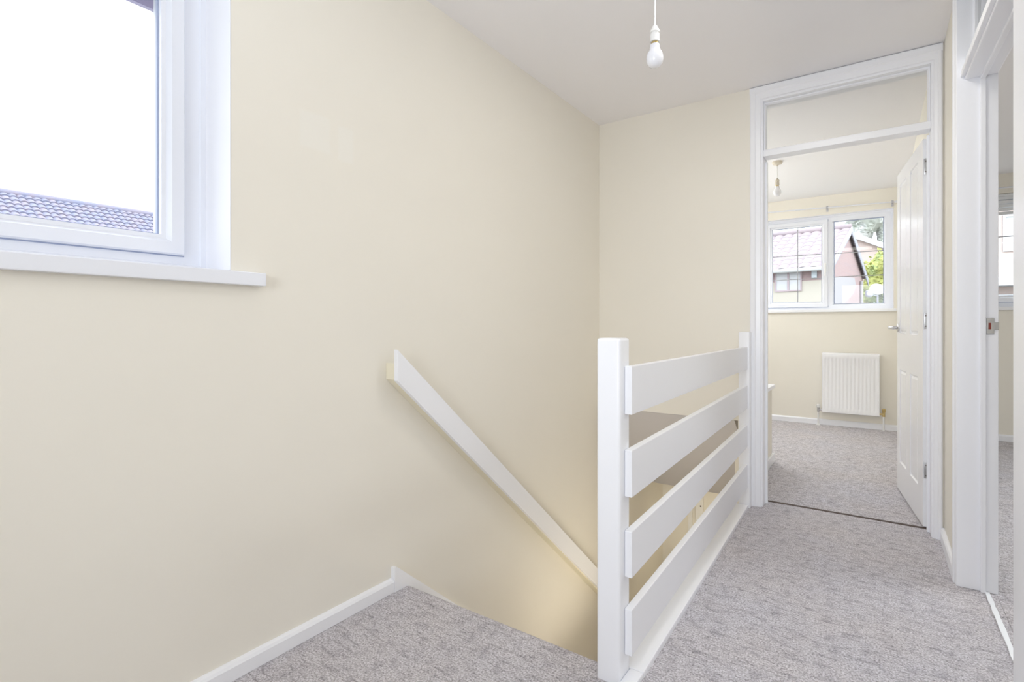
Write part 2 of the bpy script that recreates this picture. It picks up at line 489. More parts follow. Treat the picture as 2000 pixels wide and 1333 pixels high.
# ------------------------------------------------------------------ door frames
fr = structroot('trim_2', 'white painted frame and fanlight round the bedroom doorway', 'door frame')
xL, xR, zT = -.527, .221, 2.313
b = BM()
Y0, Y1 = YB - .002, YB + .135
bx(b, xL - .03, xL, Y0, Y1, .001, zT + .03, .002); bx(b, xR, xR + .026, Y0, Y1, .001, zT + .03, .002)
bx(b, xL - .0, xR + .0, Y0, Y1, zT, zT + .03, .002)
obj('lining', b, M['gloss'], fr)
b = BM()   # moulded architrave: two jambs and a head
def arch_v(b, xo, xi, z0, z1, yf):
    s = 1 if xi > xo else -1
    w = abs(xi - xo)
    prism(b, [(xo, yf), (xo, yf - .012), (xo + s * .006, yf - .017), (xo + s * w * .45, yf - .017), (xo + s * w * .55, yf - .012), (xi - s * .004, yf - .010), (xi, yf - .006), (xi, yf)], 'z', z0, z1)
arch_v(b, -.594, xL - .008, .001, 2.388, YB); arch_v(b, .264, xR + .008, .001, 2.388, YB)
prism(b, [(YB, 2.3965), (YB - .012, 2.3965), (YB - .0176, 2.390), (YB - .0176, 2.362), (YB - .012, 2.355), (YB - .010, 2.326), (YB, 2.322)], 'x', -.5945, .2645)
obj('architrave', b, M['gloss'], fr)
b = BM(); bx(b, xL, xR, YB + .004, YB + .088, 1.998, 2.034, .003)
obj('transom', b, M['gloss'], fr)
b = BM()
cv = lambda u, d, w: (u, YB + .03 + d, w)
ring(b, (xL + .0005, xR - .0005, 2.0346, zT - .0005), [(0, 0), (.007, 0), (.012, .012), (.012, .03), (0, .03)], cv)
bx(b, xL, xL + .012, YB + .075, YB + .098, .001, 1.986, .002); bx(b, xR - .012, xR, YB + .070, YB + .093, .001, 1.986, .002)
bx(b, xL + .0, xR - .0, YB + .084, YB + .094, 2.002, 2.030, .002)
obj('stop_bead', b, M['gloss'], fr)
b = BM()
vs = [b.verts.new((x, YB + .05, z)) for x, z in ((xL + .01, 2.043), (xR - .01, 2.043), (xR - .01, zT - .01), (xL + .01, zT - .01))]
b.faces.new(vs); obj('fanlight_pane', b, M['fanglass'], fr)

f2 = structroot('trim_3', 'white painted door frame at the right edge of the landing', 'door frame')
b = BM()
X0, X1 = XC - .008, XC + .115
bx(b, X0, X1, D1, D1 + .03, .001, 2.37, .002); bx(b, X0, X1, D0 - .03, D0, .001, 2.37, .002)
bx(b, X0, X1, D0, D1, 2.34, 2.37, .002)
obj('lining', b, M['gloss'], f2)
b = BM()
def arch_c(b, yo, yi, z0, z1, xf):
    s = 1 if yi > yo else -1; w = abs(yi - yo)
    prism(b, [(xf, yo), (xf - .011, yo), (xf - .016, yo + s * .006), (xf - .016, yo + s * w * .45), (xf - .011, yo + s * w * .55), (xf - .009, yi - s * .004), (xf - .004, yi), (xf, yi)], 'z', z0, z1)
arch_c(b, D1 + .062, D1 + .006, .001, ZC - .004, XC); arch_c(b, D0 - .20, D0 - .006, .001, ZC - .004, XC)
bx(b, XC - .013, XC, D0 - .03, D1 + .03, 2.348, ZC - .004, .002)
obj('architrave', b, M['gloss'], f2)
b = BM()
dz = .05
for (xa, xb, za, zb) in ((XC + .018, X1, 2.0, 2.085), (XC + .004, XC + .019, 2.012, 2.034)):
    hexa(b, [(xa, D0, za - dz), (xa, D0, zb - dz), (xa, D1, za), (xa, D1, zb), (xb, D0, za - dz), (xb, D0, zb - dz), (xb, D1, za), (xb, D1, zb)], .003)
obj('transom', b, M['gloss'], f2)
b = BM()
bx(b, XC + .062, XC + .078, D1 - .012, D1, .001, 2.0, .002); bx(b, XC + .062, XC + .078, D0, D0 + .012, .001, 2.0, .002)
hexa(b, [(XC + .062, D0 + .012, 1.988 - dz), (XC + .062, D0 + .012, 2.0 - dz), (XC + .062, D1 - .012, 1.988), (XC + .062, D1 - .012, 2.0), (XC + .078, D0 + .012, 1.988 - dz), (XC + .078, D0 + .012, 2.0 - dz), (XC + .078, D1 - .012, 1.988), (XC + .078, D1 - .012, 2.0)], .002)
bx(b, XC + .045, XC + .063, D1 - .012, D1, 2.075, 2.34, .002)
obj('stop_bead', b, M['gloss'], f2)
b = BM()
vs = [b.verts.new((XC + .055, y, z)) for y, z in ((D0 + .002, 2.04), (D1 - .005, 2.08), (D1 - .005, 2.338), (D0 + .002, 2.338))]
b.faces.new(vs); obj('fanlight_pane', b, M['greenglass'], f2)
# strike plate on the far lining of that frame
sp = BM()
bx(sp, XC + .080, XC + .103, D1 - .0025, D1 + .0, 1.000, 1.062, .0008)
bx(sp, XC + .102, XC + .1165, D1 - .0025, D1 + .0, 1.017, 1.045, .0008)
spo = obj('strike_plate', sp, M['chrome'], f2)
b = BM(); bx(b, XC + .086, XC + .094, D1 - .0035, D1 - .002, 1.019, 1.044)
obj('latch_hole', b, M['red'], spo)

# ------------------------------------------------------------------ bedroom door leaf
DW, DT, DH = .742, .035, 1.972
dl = structroot('door_1', 'white moulded four-panel door standing open into the bedroom', 'door')
dl.location = (.197, 3.372, .012)
dl.rotation_euler = (0, 0, math.atan2(.735, -.085))
def leaf():
    b = BM()
    xs = [0, .125, .335, .445, .655, DW]; zs = [0, .178, .752, .972, 1.893, DH]
    for side in (0, 1):
        yy = 0 if side == 0 else -DT
        grid = [[b.verts.new((x, yy, z)) for z in zs] for x in xs]
        pan = []
        for i in range(5):
            for j in range(5):
                q = [grid[i][j], grid[i + 1][j], grid[i + 1][j + 1], grid[i][j + 1]]
                f = b.faces.new(q if side else q[::-1])
                if i in (1, 3) and j in (1, 3): pan.append(f)
        for th, dp in ((.006, -.007), (.010, -.002), (.016, .007), (.004, .0)):
            if True:
                b.normal_update()
                bmesh.ops.inset_individual(b, faces=pan, thickness=th, depth=dp)
    for (x0, z0, x1, z1) in ():
        pass
    # close the rim
    def q(*p): 
        b.faces.new([b.verts.new(v) for v in p])
    q((0, 0, 0), (DW, 0, 0), (DW, -DT, 0), (0, -DT, 0)); q((0, 0, DH), (DW, 0, DH), (DW, -DT, DH), (0, -DT, DH))
    q((0, 0, 0), (0, 0, DH), (0, -DT, DH), (0, -DT, 0)); q((DW, 0, 0), (DW, 0, DH), (DW, -DT, DH), (DW, -DT, 0))
    bmesh.ops.remove_doubles(b, verts=b.verts, dist=1e-5)
    return b
obj('leaf', leaf(), M['satin'], dl)
# door leaf: local +X runs hinge -> free edge; local -Y is +X side of the room (towards wall); +Y faces the camera side
for z in (.245, 1.005, 1.790):
    b = BM()
    bx(b, -.003, 0, -.031, -.004, z, z + .082, .0005)
    tube(b, [(-.005, -DT - .004, z - .001), (-.005, -DT - .004, z + .083)], .0055, 14)
    h = obj('hinge', b, M['steel'], dl, True)
    b = BM()
    for k in (.014, .041, .068):
        lathe(b, [(0.0035, -.0006), (.0035, .0008), (0, .0010)], n=10, mx=Matrix.Translation((-.0035, -.012 - .008 * (k == .041), z + k)) @ Matrix.Rotation(-PI / 2, 4, 'Y'))
    obj('hinge_screws', b, M['dark'], h)
b = BM()
for sgn, y0 in ((1, 0), (-1, -DT)):
    mx = Matrix.Translation((.688, y0, 1.010)) @ Matrix.Rotation(-sgn * PI / 2, 4, 'X')
    lathe(b, [(.026, 0), (.026, .006), (.022, .009), (.010, .011), (.0095, .045), (.0, .046)], n=24, mx=mx)
hd = obj('door_handle', b, M['chrome'], dl, True)
b = BM()
for sgn, y0 in ((1, 0), (-1, -DT)):
    y = y0 + sgn * .046
    tube(b, [(.694, y, 1.010), (.680, y + sgn * .002, 1.010), (.64, y + sgn * .004, 1.011), (.60, y + sgn * .001, 1.009), (.578, y - sgn * .004, 1.007)], [.0095, .0105, .009, .0085, .0075], 14)
obj('lever', b, M['chrome'], hd, True)

# strips on the floor across the doorways
b = BM(); prism(b, [(3.370, 0), (3.373, .0042), (3.380, .0055), (3.387, .0042), (3.390, 0)], 'x', xL, xR)
o = obj('doorway_strip', b, M['dark']); o['label'] = 'thin dark metal strip across the bedroom doorway where the carpets meet'; o['category'] = 'threshold strip'
b = BM()  # bright white strip across the right-hand doorway, edges uneven
n = 24
pl = []; pr = []
for k in range(n + 1):
    y = D0 + .001 + (D1 - D0 - .002) * k / n
    w = .0060 + .0030 * random.random()
    pl.append((.352 - w, y)); pr.append((.352 + w, y))
prism(b, pl + pr[::-1], 'z', .0005, .006)
o = obj('doorway_strip', b, M['strip']); o['label'] = 'bright white strip on the carpet across the right-hand doorway'; o['category'] = 'threshold strip'

# ------------------------------------------------------------------ balustrade
bal = thing('balustrade', 'white painted balustrade with four flat horizontal rails guarding the stairwell', 'balustrade', (-.62, 2.3, 0))
def inb(o):
    o.matrix_parent_inverse = Matrix.Translation((.62, -2.3, 0)); return o
b = BM(); bx(b, -.672, -.598, 1.395, 1.466, -.10, .996, .009, seg=3)
inb(obj('newel_post', b, M['gloss'], bal, True))
b = BM(); bx(b, -.646, -.584, 3.190, 3.248, -.005, 1.001, .008, seg=3)
inb(obj('newel_post', b, M['gloss'], bal, True))
near = [(.915, .775), (.672, .536), (.438, .304), (.212, .079)]
far = [(.914, .787), (.696, .566), (.473, .348), (.248, .115)]
for (a1, a0), (c1, c0) in zip(near, far):
    b = BM()
    ya, yb = 1.425, 3.1895
    hexa(b, [(-.597, ya, a0), (-.597, ya, a1), (-.618, yb, c0), (-.618, yb, c1),
             (-.575, ya, a0), (-.575, ya, a1), (-.596, yb, c0), (-.596, yb, c1)], .0025)
    inb(obj('rail', b, M['gloss'], bal))
b = BM()
hexa(b, [(-.668, 1.467, -.10), (-.668, 1.467, .018), (-.665, 3.183, -.10), (-.665, 3.183, .018),
         (-.556, 1.467, -.10), (-.556, 1.467, .018), (-.591, 3.183, -.10), (-.591, 3.183, .018)], .004)
bx(b, -.5975, -.556, 1.36, 1.4665, 0.0005, .018, .004)
inb(obj('base_board', b, M['gloss'], bal))

# ------------------------------------------------------------------ handrail
hr = thing('handrail', 'white flat board handrail sloping down the left wall', 'handrail', (XA, 1.36, .9))
def inh(o):
    o.matrix_parent_inverse = Matrix.Translation((-XA, -1.36, -.9)); return o
Ye = 3.5
sl = (.943 + .52) / (3.062 - 1.361)
b = BM()
hexa(b, [(-1.495, 1.361, .824), (-1.495, 1.361, .943), (-1.495, Ye, .824 - sl * (Ye - 1.361)), (-1.495, Ye, .943 - sl * (Ye - 1.361)),
         (-1.475, 1.361, .824), (-1.475, 1.361, .943), (-1.475, Ye, .824 - sl * (Ye - 1.361)), (-1.475, Ye, .943 - sl * (Ye - 1.361))], .002)
inh(obj('rail', b, M['gloss'], hr))
b = BM()
f = lambda y, z: z - sl * (y - 1.361)
hexa(b, [(XA + .0005, 1.365, .828), (XA + .0005, 1.365, .890), (XA + .0005, Ye - .02, f(Ye, .828)), (XA + .0005, Ye - .02, f(Ye, .888)),
         (-1.4955, 1.365, .828), (-1.4955, 1.365, .890), (-1.4955, Ye - .02, f(Ye, .828)), (-1.4955, Ye - .02, f(Ye, .888))], .0015)
inh(obj('spacer_batten', b, M['creamwood'], hr))

# ------------------------------------------------------------------ pendant lights
def pendant(label, x, y, zb, clear):
    t = thing('pendant_light', label, 'light', (x, y, ZC), 'bare pendant bulbs')
    s = 1.0
    b = BM(); lathe(b, [(0, 0), (.040, 0), (.040, -.012), (.034, -.022), (.018, -.026), (.008, -.032), (.0035, -.040), (0, -.040)])
    obj('ceiling_rose', b, M['tanplastic'] if clear else M['plastic'], t, True)
    top = zb + .148 - ZC       # top of lamp holder
    b = BM(); tube(b, [(0, 0, -.038), (.0005, 0, (top - .038) / 2), (0, 0, top + .002)], .003, 10)
    obj('flex', b, M['plastic'], t, True)
    b = BM(); lathe(b, [(0, .002), (.005, .002), (.008, -.002), (.012, -.010), (.0170, -.020), (.0178, -.024), (.0125, -.0255), (.0125, -.030), (.0160, -.031), (.0160, -.050), (.0172, -.052), (.0172, -.057), (.0120, -.058), (0, -.058)], cz=top)
    obj('lamp_holder', b, M['tanplastic'] if clear else M['plastic'], t, True)
    b = BM(); lathe(b, [(.0118, .003), (.0125, -.001), (.0125, -.008), (0, -.008)], cz=top - .060)
    obj('bulb_cap', b, M['brass'], t, True)
    prof = [(.0150, -.0665), (.0165, -.068), (.0172, -.079), (.0205, -.089), (.0262, -.098), (.0286, -.107), (.0295, -.116), (.0286, -.125), (.0255, -.134), (.0195, -.142), (.0110, -.1467), (0, -.148)]
    if clear: pass
    b = BM(); lathe(b, prof, cz=top)
    obj('light_bulb', b, M['bulb'] if not clear else M['clearbulb'], t, True)
    return t
pendant('bare white bulb hanging from the landing ceiling on a white flex', -.641, 1.80, 1.946, False)
pendant('small pale bulb hanging from a tan ceiling rose in the bedroom', -.671, 4.81, 2.112, True)

# ------------------------------------------------------------------ radiator
rx0, rx1, rz0, rz1, ry = -.456, .030, .140, .758, 6.262
rad = thing('radiator', 'white ribbed panel radiator under the bedroom window', 'radiator', ((rx0 + rx1) / 2, 6.30, 0))
inv = Matrix.Translation((-(rx0 + rx1) / 2, -6.30, 0))
b = BM()
nx = 15 * 8
zz = [rz0, rz0 + .006, rz0 + .050, rz0 + .062, rz1 - .062, rz1 - .050, rz1 - .006, rz1]
grid = []
for i in range(nx + 1):
    u = i / nx; x = rx0 + (rx1 - rx0) * u
    ph = math.cos(2 * PI * 15 * u); fl = .0028 * max(-1, min(1, ph * 2.2))
    col = []
    for j, z in enumerate(zz):
        d = 0
        if j in (3, 4): d = fl + .004
        if j in (0, 7): d = .012
        if j in (1, 6): d = .002
        if u < .012 or u > .988: d = min(d, .002) if j not in (0, 7) else .012
        col.append(b.verts.new((x, ry + d, z)))
    grid.append(col)
for i in range(nx):
    for j in range(7):
        b.faces.new((grid[i][j], grid[i + 1][j], grid[i + 1][j + 1], grid[i][j + 1]))
back = [[b.verts.new((g[j].co.x, ry + .03, g[j].co.z)) for j in (0, 7)] for g in (grid[0], grid[-1])]
b.faces.new([grid[0][j] for j in range(8)] + [back[0][1], back[0][0]])
b.faces.new([grid[-1][j] for j in range(8)] + [back[1][1], back[1][0]])
b.faces.new([g[7] for g in grid] + [back[1][1], back[0][1]])
b.faces.new([g[0] for g in grid] + [back[1][0], back[0][0]])
b.faces.new((back[0][0], back[0][1], back[1][1], back[1][0]))
o = obj('panel', b, M['radiator'], rad, True); o.matrix_parent_inverse = inv
b = BM()
for k in range(24):
    x = rx0 + .02 + k * (rx1 - rx0 - .04) / 24
    bx(b, x, x + .006, ry + .03, ry + .062, rz1 - .010, rz1 - .003)
bx(b, rx0, rx1, ry + .028, ry + .032, rz1 - .014, rz1); bx(b, rx0, rx1, ry + .06, ry + .064, rz1 - .06, rz1)
bx(b, rx0, rx0 + .003, ry + .03, ry + .064, rz0 + .02, rz1 - .001); bx(b, rx1 - .003, rx1, ry + .03, ry + .064, rz0 + .02, rz1 - .001)
o = obj('casing', b, M['radiator'], rad); o.matrix_parent_inverse = inv
for x in (rx0 + .08, rx1 - .1):
    b = BM(); bx(b, x, x + .03, ry + .062, YF + .0, .3, .36)
    o = obj('wall_bracket', b, M['radiator'], rad); o.matrix_parent_inverse = inv
for (x, s, trv) in ((-.492, 1, True), (.064, -1, False)):
    b = BM()
    tube(b, [(x, ry + .02, .165), (x + s * .036, ry + .02, .165)], .0095, 14)
    tube(b, [(x, ry + .02, .142), (x, ry + .02, .186)], .012, 14)
    v = obj('valve', b, M['brass'] if not trv else M['chrome'], rad, True); v.matrix_parent_inverse = inv
    b = BM(); lathe(b, [(0, 0), (.013, 0), (.0165, .006), (.0165, .030), (.010, .036), (0, .036)], x, ry + .02, .185)
    obj('valve_cap', b, M['plastic'] if trv else M['brass'], v, True)
    b = BM(); tube(b, [(x, ry + .02, .001), (x, ry + .02, .143)], .0085, 12)
    if trv: lathe(b, [(.0085, 0), (.02, .0), (.014, .014), (.0085, .016)], x, ry + .02, .002)
    p = obj('pipe', b, M['plastic'], rad, True); p.matrix_parent_inverse = inv

# ------------------------------------------------------------------ curtain rods
def rod(label, x0, x1, z0, z1, xb):
    t = thing('curtain_rod', label, 'curtain rod', ((x0 + x1) / 2, YF, (z0 + z1) / 2))
    iv = Matrix.Translation((-(x0 + x1) / 2, -YF, -(z0 + z1) / 2))
    b = BM(); tube(b, [(x0, YF - .06, z0), (x1, YF - .06, z1)], .0065, 12)
    o = obj('rod', b, M['plastic_grey'], t, True); o.matrix_parent_inverse = iv
    for x in xb:
        z = z0 + (z1 - z0) * (x - x0) / (x1 - x0)
        b = BM(); bx(b, x - .006, x + .006, YF - .066, YF - .0005, z - .012, z - .004, .001)
        bx(b, x - .009, x + .009, YF - .008, YF - .0005, z - .035, z + .028, .002)
        tube(b, [(x - .008, YF - .06, z), (x + .008, YF - .06, z)], .010, 12)
        o = obj('bracket', b, M['pewter'], t, True); o.matrix_parent_inverse = iv
    for x, z in ((x0, z0), (x1, z1)):
        b = BM(); lathe(b, [(0, -.014), (.009, -.010), (.013, 0), (.009, .010), (0, .014)], x, YF - .06, z, 16)
        o = obj('finial', b, M['plastic_grey'], t, True); o.matrix_parent_inverse = iv
M['pewter'] = mat('pewter_paint', (.50, .50, .54), .4)
M['plastic_grey'] = mat('pale_grey_enamel', (.80, .81, .86), .35)
rod('thin pale curtain rod above the bedroom window', -1.24, .165, 2.287, 2.244, [-1.18, -.414, .135])
rod('thin pale curtain rod glimpsed in the right-hand room', .45, 1.95, 2.262, 2.262, [.55, 1.85])

# ------------------------------------------------------------------ things at the foot of the stairs
t = thing('wall_box', 'small white box with a dark screw on the downstairs wall between the rails', 'wall box', (-1.36, 4.54, -.5))
iv = Matrix.Translation((1.36, -4.54, .5))
b = BM(); bx(b, -1.252, -1.192, 4.505, 4.5395, -.62, -.36, .004)
o = obj('cover', b, M['plastic'], t); o.matrix_parent_inverse = iv
b = BM(); lathe(b, [(.006, 0), (.006, .003), (0, .004)], n=12, mx=Matrix.Translation((-1.209, 4.505, -.485)) @ Matrix.Rotation(PI / 2, 4, 'X'))
o = obj('screw', b, M['dark'], t); o.matrix_parent_inverse = iv
b = BM(); bx(b, -1.318, -1.284, 4.522, 4.5395, -2.6, -.24, .003)
o = obj('cable_trunking', b, M['plastic']); o['label'] = 'slim white vertical trunking on the downstairs wall seen between the rails'; o['category'] = 'trunking'

# ------------------------------------------------------------------ out of doors
def tiles(bm, o, along, up, na, nu, wa, wu, amp=.035, step=.03):
    """profiled roof covering. o=lower corner, along & up unit vectors; one continuous sheet with waves and laps"""
    al = Vector(along).normalized(); u = Vector(up).normalized(); nrm = al.cross(u).normalized()
    if nrm.z < 0: nrm = -nrm
    o = Vector(o); S = 6
    rows = []
    for j in range(nu):
        for e in (0, 1):
            line = []
            for i in range(na * S + 1):
                t = (i % S) / S
                h = amp * (abs(math.sin(PI * t)) ** .8) + (step if e == 0 else 0)
                uu = wu * (j + (0 if e == 0 else 1))
                line.append(bm.verts.new(o + al * (wa * i / S) + u * uu + nrm * h))
            rows.append(line)
    for A, B in zip(rows, rows[1:]):
        for i in range(len(A) - 1):
            bm.faces.new((A[i], A[i + 1], B[i + 1], B[i]))

# neighbour beyond left window
hs = thing('house', 'neighbouring house roof of blue-grey pantiles outside the left window', 'house', (-16, 5, -2.6))
iv = Matrix.Translation((16, -5, 2.6))
RX, RZ = -16.0, 4.02
b = BM()
upv = Vector((-1, 0, .60)).normalized()
L_ = 4.66
lo = Vector((RX, -6, RZ)) - upv * L_
tiles(b, lo, (0, 1, 0), upv, 165, 21, .14, L_ / 21, .032, .03)
o = obj('roof', b, M['tile_blue'], hs); o.matrix_parent_inverse = iv
b = BM(); tube(b, [(RX, -6, RZ + .02), (RX, 17.1, RZ + .02)], .08, 10)
o = obj('ridge', b, M['tile_blue'], hs, True); o.matrix_parent_inverse = iv
b = BM(); prism(b, [(RX - 3.6, -2.6), (RX + 3.6, -2.6), (RX + 3.6, 1.80), (RX, 3.95), (RX - 3.6, 1.80)], 'y', -5.8, 16.9)
o = obj('wall', b, M['brick'], hs); o.matrix_parent_inverse = iv
b = BM(); bx(b, RX + 3.9, RX + 4.02, -6, 17.1, 1.60, 1.72)
o = obj('gutter', b, M['barge'], hs); o.matrix_parent_inverse = iv
# own eaves above left window
b = BM(); bx(b, -2.12, -2.10, -2.2, 6.8, 2.155, 2.42); bx(b, -2.10, XA - .281, -2.2, 6.8, 2.36, 2.38)
tube(b, [(-2.17, -2.2, 2.34), (-2.17, 6.8, 2.34)], .05, 10)
o = struct('trim_4', b, M['fascia_mauve'], 'mauve eaves board outside at the top of the left window', 'eaves')

# house opposite the bedroom window
h1 = thing('house', 'pink-roofed brick house with a steep gable outside the bedroom window', 'house', (-5, 21, -2.6))
iv1 = Matrix.Translation((5, -21, 2.6))
A0 = Vector((-1.17, 18.45, 0)); A1 = Vector((-.41, 23.99, 0))     # gable wall feet
gd = (A1 - A0).normalized(); dirx = Vector((-gd.y, gd.x, 0))      # along the ridge, to the left
ez, rz_ = 2.93, 4.34
mid = (A0 + A1) / 2
LEN = 11.0
def hobj(n, bm, m, par=h1, inv_=iv1, sm=False):
    o = obj(n, bm, m, par, sm)
    if par is h1 or par in (globals().get('h2'), globals().get('h3')): o.matrix_parent_inverse = inv_
    return o
b = BM()
def V(p, z): return (p.x, p.y, z)
B0, B1, Bm = A0 + dirx * LEN, A1 + dirx * LEN, mid + dirx * LEN
g1 = [b.verts.new(V(A0, .95)), b.verts.new(V(A1, .95)), b.verts.new(V(A1, ez)), b.verts.new(V(mid, rz_)), b.verts.new(V(A0, ez))]
g2 = [b.verts.new(V(B0, .95)), b.verts.new(V(B1, .95)), b.verts.new(V(B1, ez)), b.verts.new(V(Bm, rz_)), b.verts.new(V(B0, ez))]
b.faces.new(g1); b.faces.new(g2[::-1])
for i in range(5):
    b.faces.new((g1[i], g2[i], g2[(i + 1) % 5], g1[(i + 1) % 5]))
hobj('upper_wall', b, M['brick'])
b = BM()
l1 = [b.verts.new(V(p, z)) for z in (-2.6, 2.30) for p in (A0 - gd * .02 - dirx * .0, B0 - gd * .02)]
k = gd * .05
pts = [A0 - gd * .03 - dirx * (-.02), A0 + gd * .0 - dirx * (-.02)]
b.free(); b = BM()
fr0 = A0 - gd * .04 + dirx * .01; fr1 = B0 - gd * .04
hexa(b, [V(fr0, -2.6), V(fr0, 2.45), V(fr0 + gd * .035, -2.6), V(fr0 + gd * .035, 2.45), V(fr1, -2.6), V(fr1, 2.45), V(fr1 + gd * .035, -2.6), V(fr1 + gd * .035, 2.45)])
hobj('front_render', b, M['render'])
b = BM()
pg = [(.03, 2.55), (3.9, 2.77), (4.15, 2.5), (3.6, 2.17), (2.6, 1.92), (1.5, 1.72), (.03, 1.6)]  # irregular pale patch laid on the gable wall
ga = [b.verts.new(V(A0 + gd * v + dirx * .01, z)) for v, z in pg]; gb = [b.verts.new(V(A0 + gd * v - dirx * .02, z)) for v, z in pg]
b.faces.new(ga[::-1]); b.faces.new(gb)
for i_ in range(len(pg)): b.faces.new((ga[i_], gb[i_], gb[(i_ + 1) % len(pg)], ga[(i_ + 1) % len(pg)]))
hobj('gable_pale_patch', b, M['pale_grey'])
b = BM()
hexa(b, [V(A0 + dirx * LEN, -2.6), V(A0 + dirx * LEN, .95), V(A1 + dirx * LEN, -2.6), V(A1 + dirx * LEN, .95), V(A0, -2.6), V(A0, .95), V(A1, -2.6), V(A1, .95)])
hobj('lower_wall', b, M['brick'])
# roof slopes with verge overhang
b = BM()
half = (mid - A0).length; sl_ = (rz_ - ez) / half
ov = .35
start = A0 - gd * ov - dirx * .12
upv = (gd + Vector((0, 0, sl_))).normalized(); Lr = (half + ov) * math.sqrt(1 + sl_ ** 2)
tiles(b, Vector((start.x, start.y, ez - sl_ * ov + .06)), dirx, upv, 38, 9, .30, Lr / 9, .045, .006)
start = A1 + gd * ov - dirx * .12
upv2 = (-gd + Vector((0, 0, sl_))).normalized()
tiles(b, Vector((start.x, start.y, ez - sl_ * ov + .06)), dirx, upv2, 38, 9, .30, Lr / 9, .035, .025)
hobj('roof', b, M['tile_pink'])
b = BM()
tp = mid - dirx * .12; tube(b, [V(tp, rz_ + .10), V(Bm, rz_ + .10)], .10, 10)
hobj('ridge', b, M['tile_pink'], sm=True)
def barge(b, p, q, zp, zq, h, t):
    o_ = dirx * t
    hexa(b, [V(p, zp - h), V(p, zp), V(q, zq - h), V(q, zq), V(p - o_, zp - h), V(p - o_, zp), V(q - o_, zq - h), V(q - o_, zq)])
b = BM(); barge(b, A0 - gd * ov - dirx * .11, mid - dirx * .11, ez - sl_ * ov + .10, rz_ + .10, .16, .03)
hobj('bargeboard', b, M['ext_white'])
b = BM(); barge(b, A1 + gd * ov - dirx * .11, mid - dirx * .11, ez - sl_ * ov + .10, rz_ + .10, .26, .03)
barge(b, A0 - gd * (ov - .3) - dirx * .09, mid - dirx * .09, ez - sl_ * (ov - .3) - .06, rz_ - .06, .12, .02)
hobj('bargeboard', b, M['barge'])
b = BM()
g0 = A0 - gd * (ov + .02) - dirx * .2; g1_ = B0 - gd * (ov + .02)
tube(b, [V(g0, ez - sl_ * ov + .02), V(g1_, ez - sl_ * ov + .02)], .065, 10)
hobj('gutter', b, M['ext_white'], sm=True)
b = BM()
g0 = A0 - gd * .06; g1_ = B0 - gd * .06
hexa(b, [V(g0, ez - .13), V(g0, ez - .02), V(g0 + gd * .05, ez - .13), V(g0 + gd * .05, ez - .02), V(g1_, ez - .13), V(g1_, ez - .02), V(g1_ + gd * .05, ez - .13), V(g1_ + gd * .05, ez - .02)])
hobj('eaves_fascia', b, M['casement'])
b = BM(); dp = A0 + gd * 5.0 - dirx * .06; tube(b, [V(dp, -2.6), V(dp, 2.72)], .05, 8)
hobj('downpipe', b, M['pale_grey'], sm=True)
# its front window
def front(p_u, z, d=0.0):   # point on front wall; p_u metres left of gable corner
    q = A0 + dirx * p_u - gd * (.045 + d); return (q.x, q.y, z)
b = BM(); cvw = lambda u, d, w: front(u, w, -d)
ring(b, (.72, 1.50, 2.14, 2.80), [(0, -.04), (.04, -.04), (.04, .03), (0, .03)], cvw)
hexa(b, [front(u, z, d) for u in (1.08, 1.13) for d in (.0, .035) for z in (2.17, 2.77)])
wf = hobj('window', b, M['casement'])
b = BM(); b.faces.new([b.verts.new(front(u, z, .004)) for u, z in ((.75, 2.17), (1.47, 2.17), (1.47, 2.77), (.75, 2.77))])
obj('pane', b, M['extglass'], wf)
b = BM()
hexa(b, [front(u, z, d) for u in (.30, .44) for d in (.0, .08) for z in (2.52, 2.76)], .01)
hobj('alarm_box', b, mat('pale_blue_box', (.50, .56, .60), .6))

# second house behind on the right
h2 = thing('house', 'further house with a white bargeboard and chimney beyond the gable', 'house', (.5, 30, -2.6))
iv2 = Matrix.Translation((-.5, -30, 2.6))
def o2(n, bm, m, sm=False):
    o = obj(n, bm, m, h2, sm); o.matrix_parent_inverse = iv2; return o
b = BM()
prism(b, [(-4.6, -2.6), (1.9, -2.6), (1.9, 3.9), (-1.2, 5.45), (-4.6, 3.7)], 'y', 29.6, 36)
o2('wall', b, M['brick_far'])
b = BM()
hexa(b, [(-1.2, 29.3, 5.38), (-1.2, 29.3, 5.64), (-1.2, 29.5, 5.38), (-1.2, 29.5, 5.64), (.52, 29.3, 4.50), (.52, 29.3, 4.76), (.52, 29.5, 4.50), (.52, 29.5, 4.76)])
hexa(b, [(-4.8, 29.3, 3.62), (-4.8, 29.3, 3.88), (-4.8, 29.5, 3.62), (-4.8, 29.5, 3.88), (-1.2, 29.3, 5.38), (-1.2, 29.3, 5.64), (-1.2, 29.5, 5.38), (-1.2, 29.5, 5.64)])
o2('bargeboard', b, M['ext_white'])
b = BM()
tiles(b, (.9, 29.5, 4.45), (0, 1, 0), (-1, 0, .51), 16, 7, .4, .34)
tiles(b, (-4.9, 29.5, 3.72), (0, 1, 0), (1, 0, .49), 16, 12, .4, .34)
o2('roof', b, M['tile_pink'])
b = BM(); bx(b, -.13, .05, 31.3, 31.7, 4.6, 5.5, .02); lathe(b, [(.07, 0), (.055, .2), (.04, .2), (.04, 0)], -.04, 31.5, 5.5, 12)
o2('chimney', b, M['ext_white'])
h3 = thing('house', 'pinkish roof slope at the right edge of the bedroom window, beyond the hedge', 'house', (5, 37, -2.6))
iv3 = Matrix.Translation((-5, -37, 2.6))
b = BM(); bx(b, 1.0, 9, 36.5, 42, -2.6, 5.2)
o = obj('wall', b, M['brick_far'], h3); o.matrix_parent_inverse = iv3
b = BM(); tiles(b, (.6, 36.2, 5.2), (1, 0, 0), (0, 1, .62), 22, 10, .4, .38)
o = obj('roof', b, M['tile_pink'], h3); o.matrix_parent_inverse = iv3

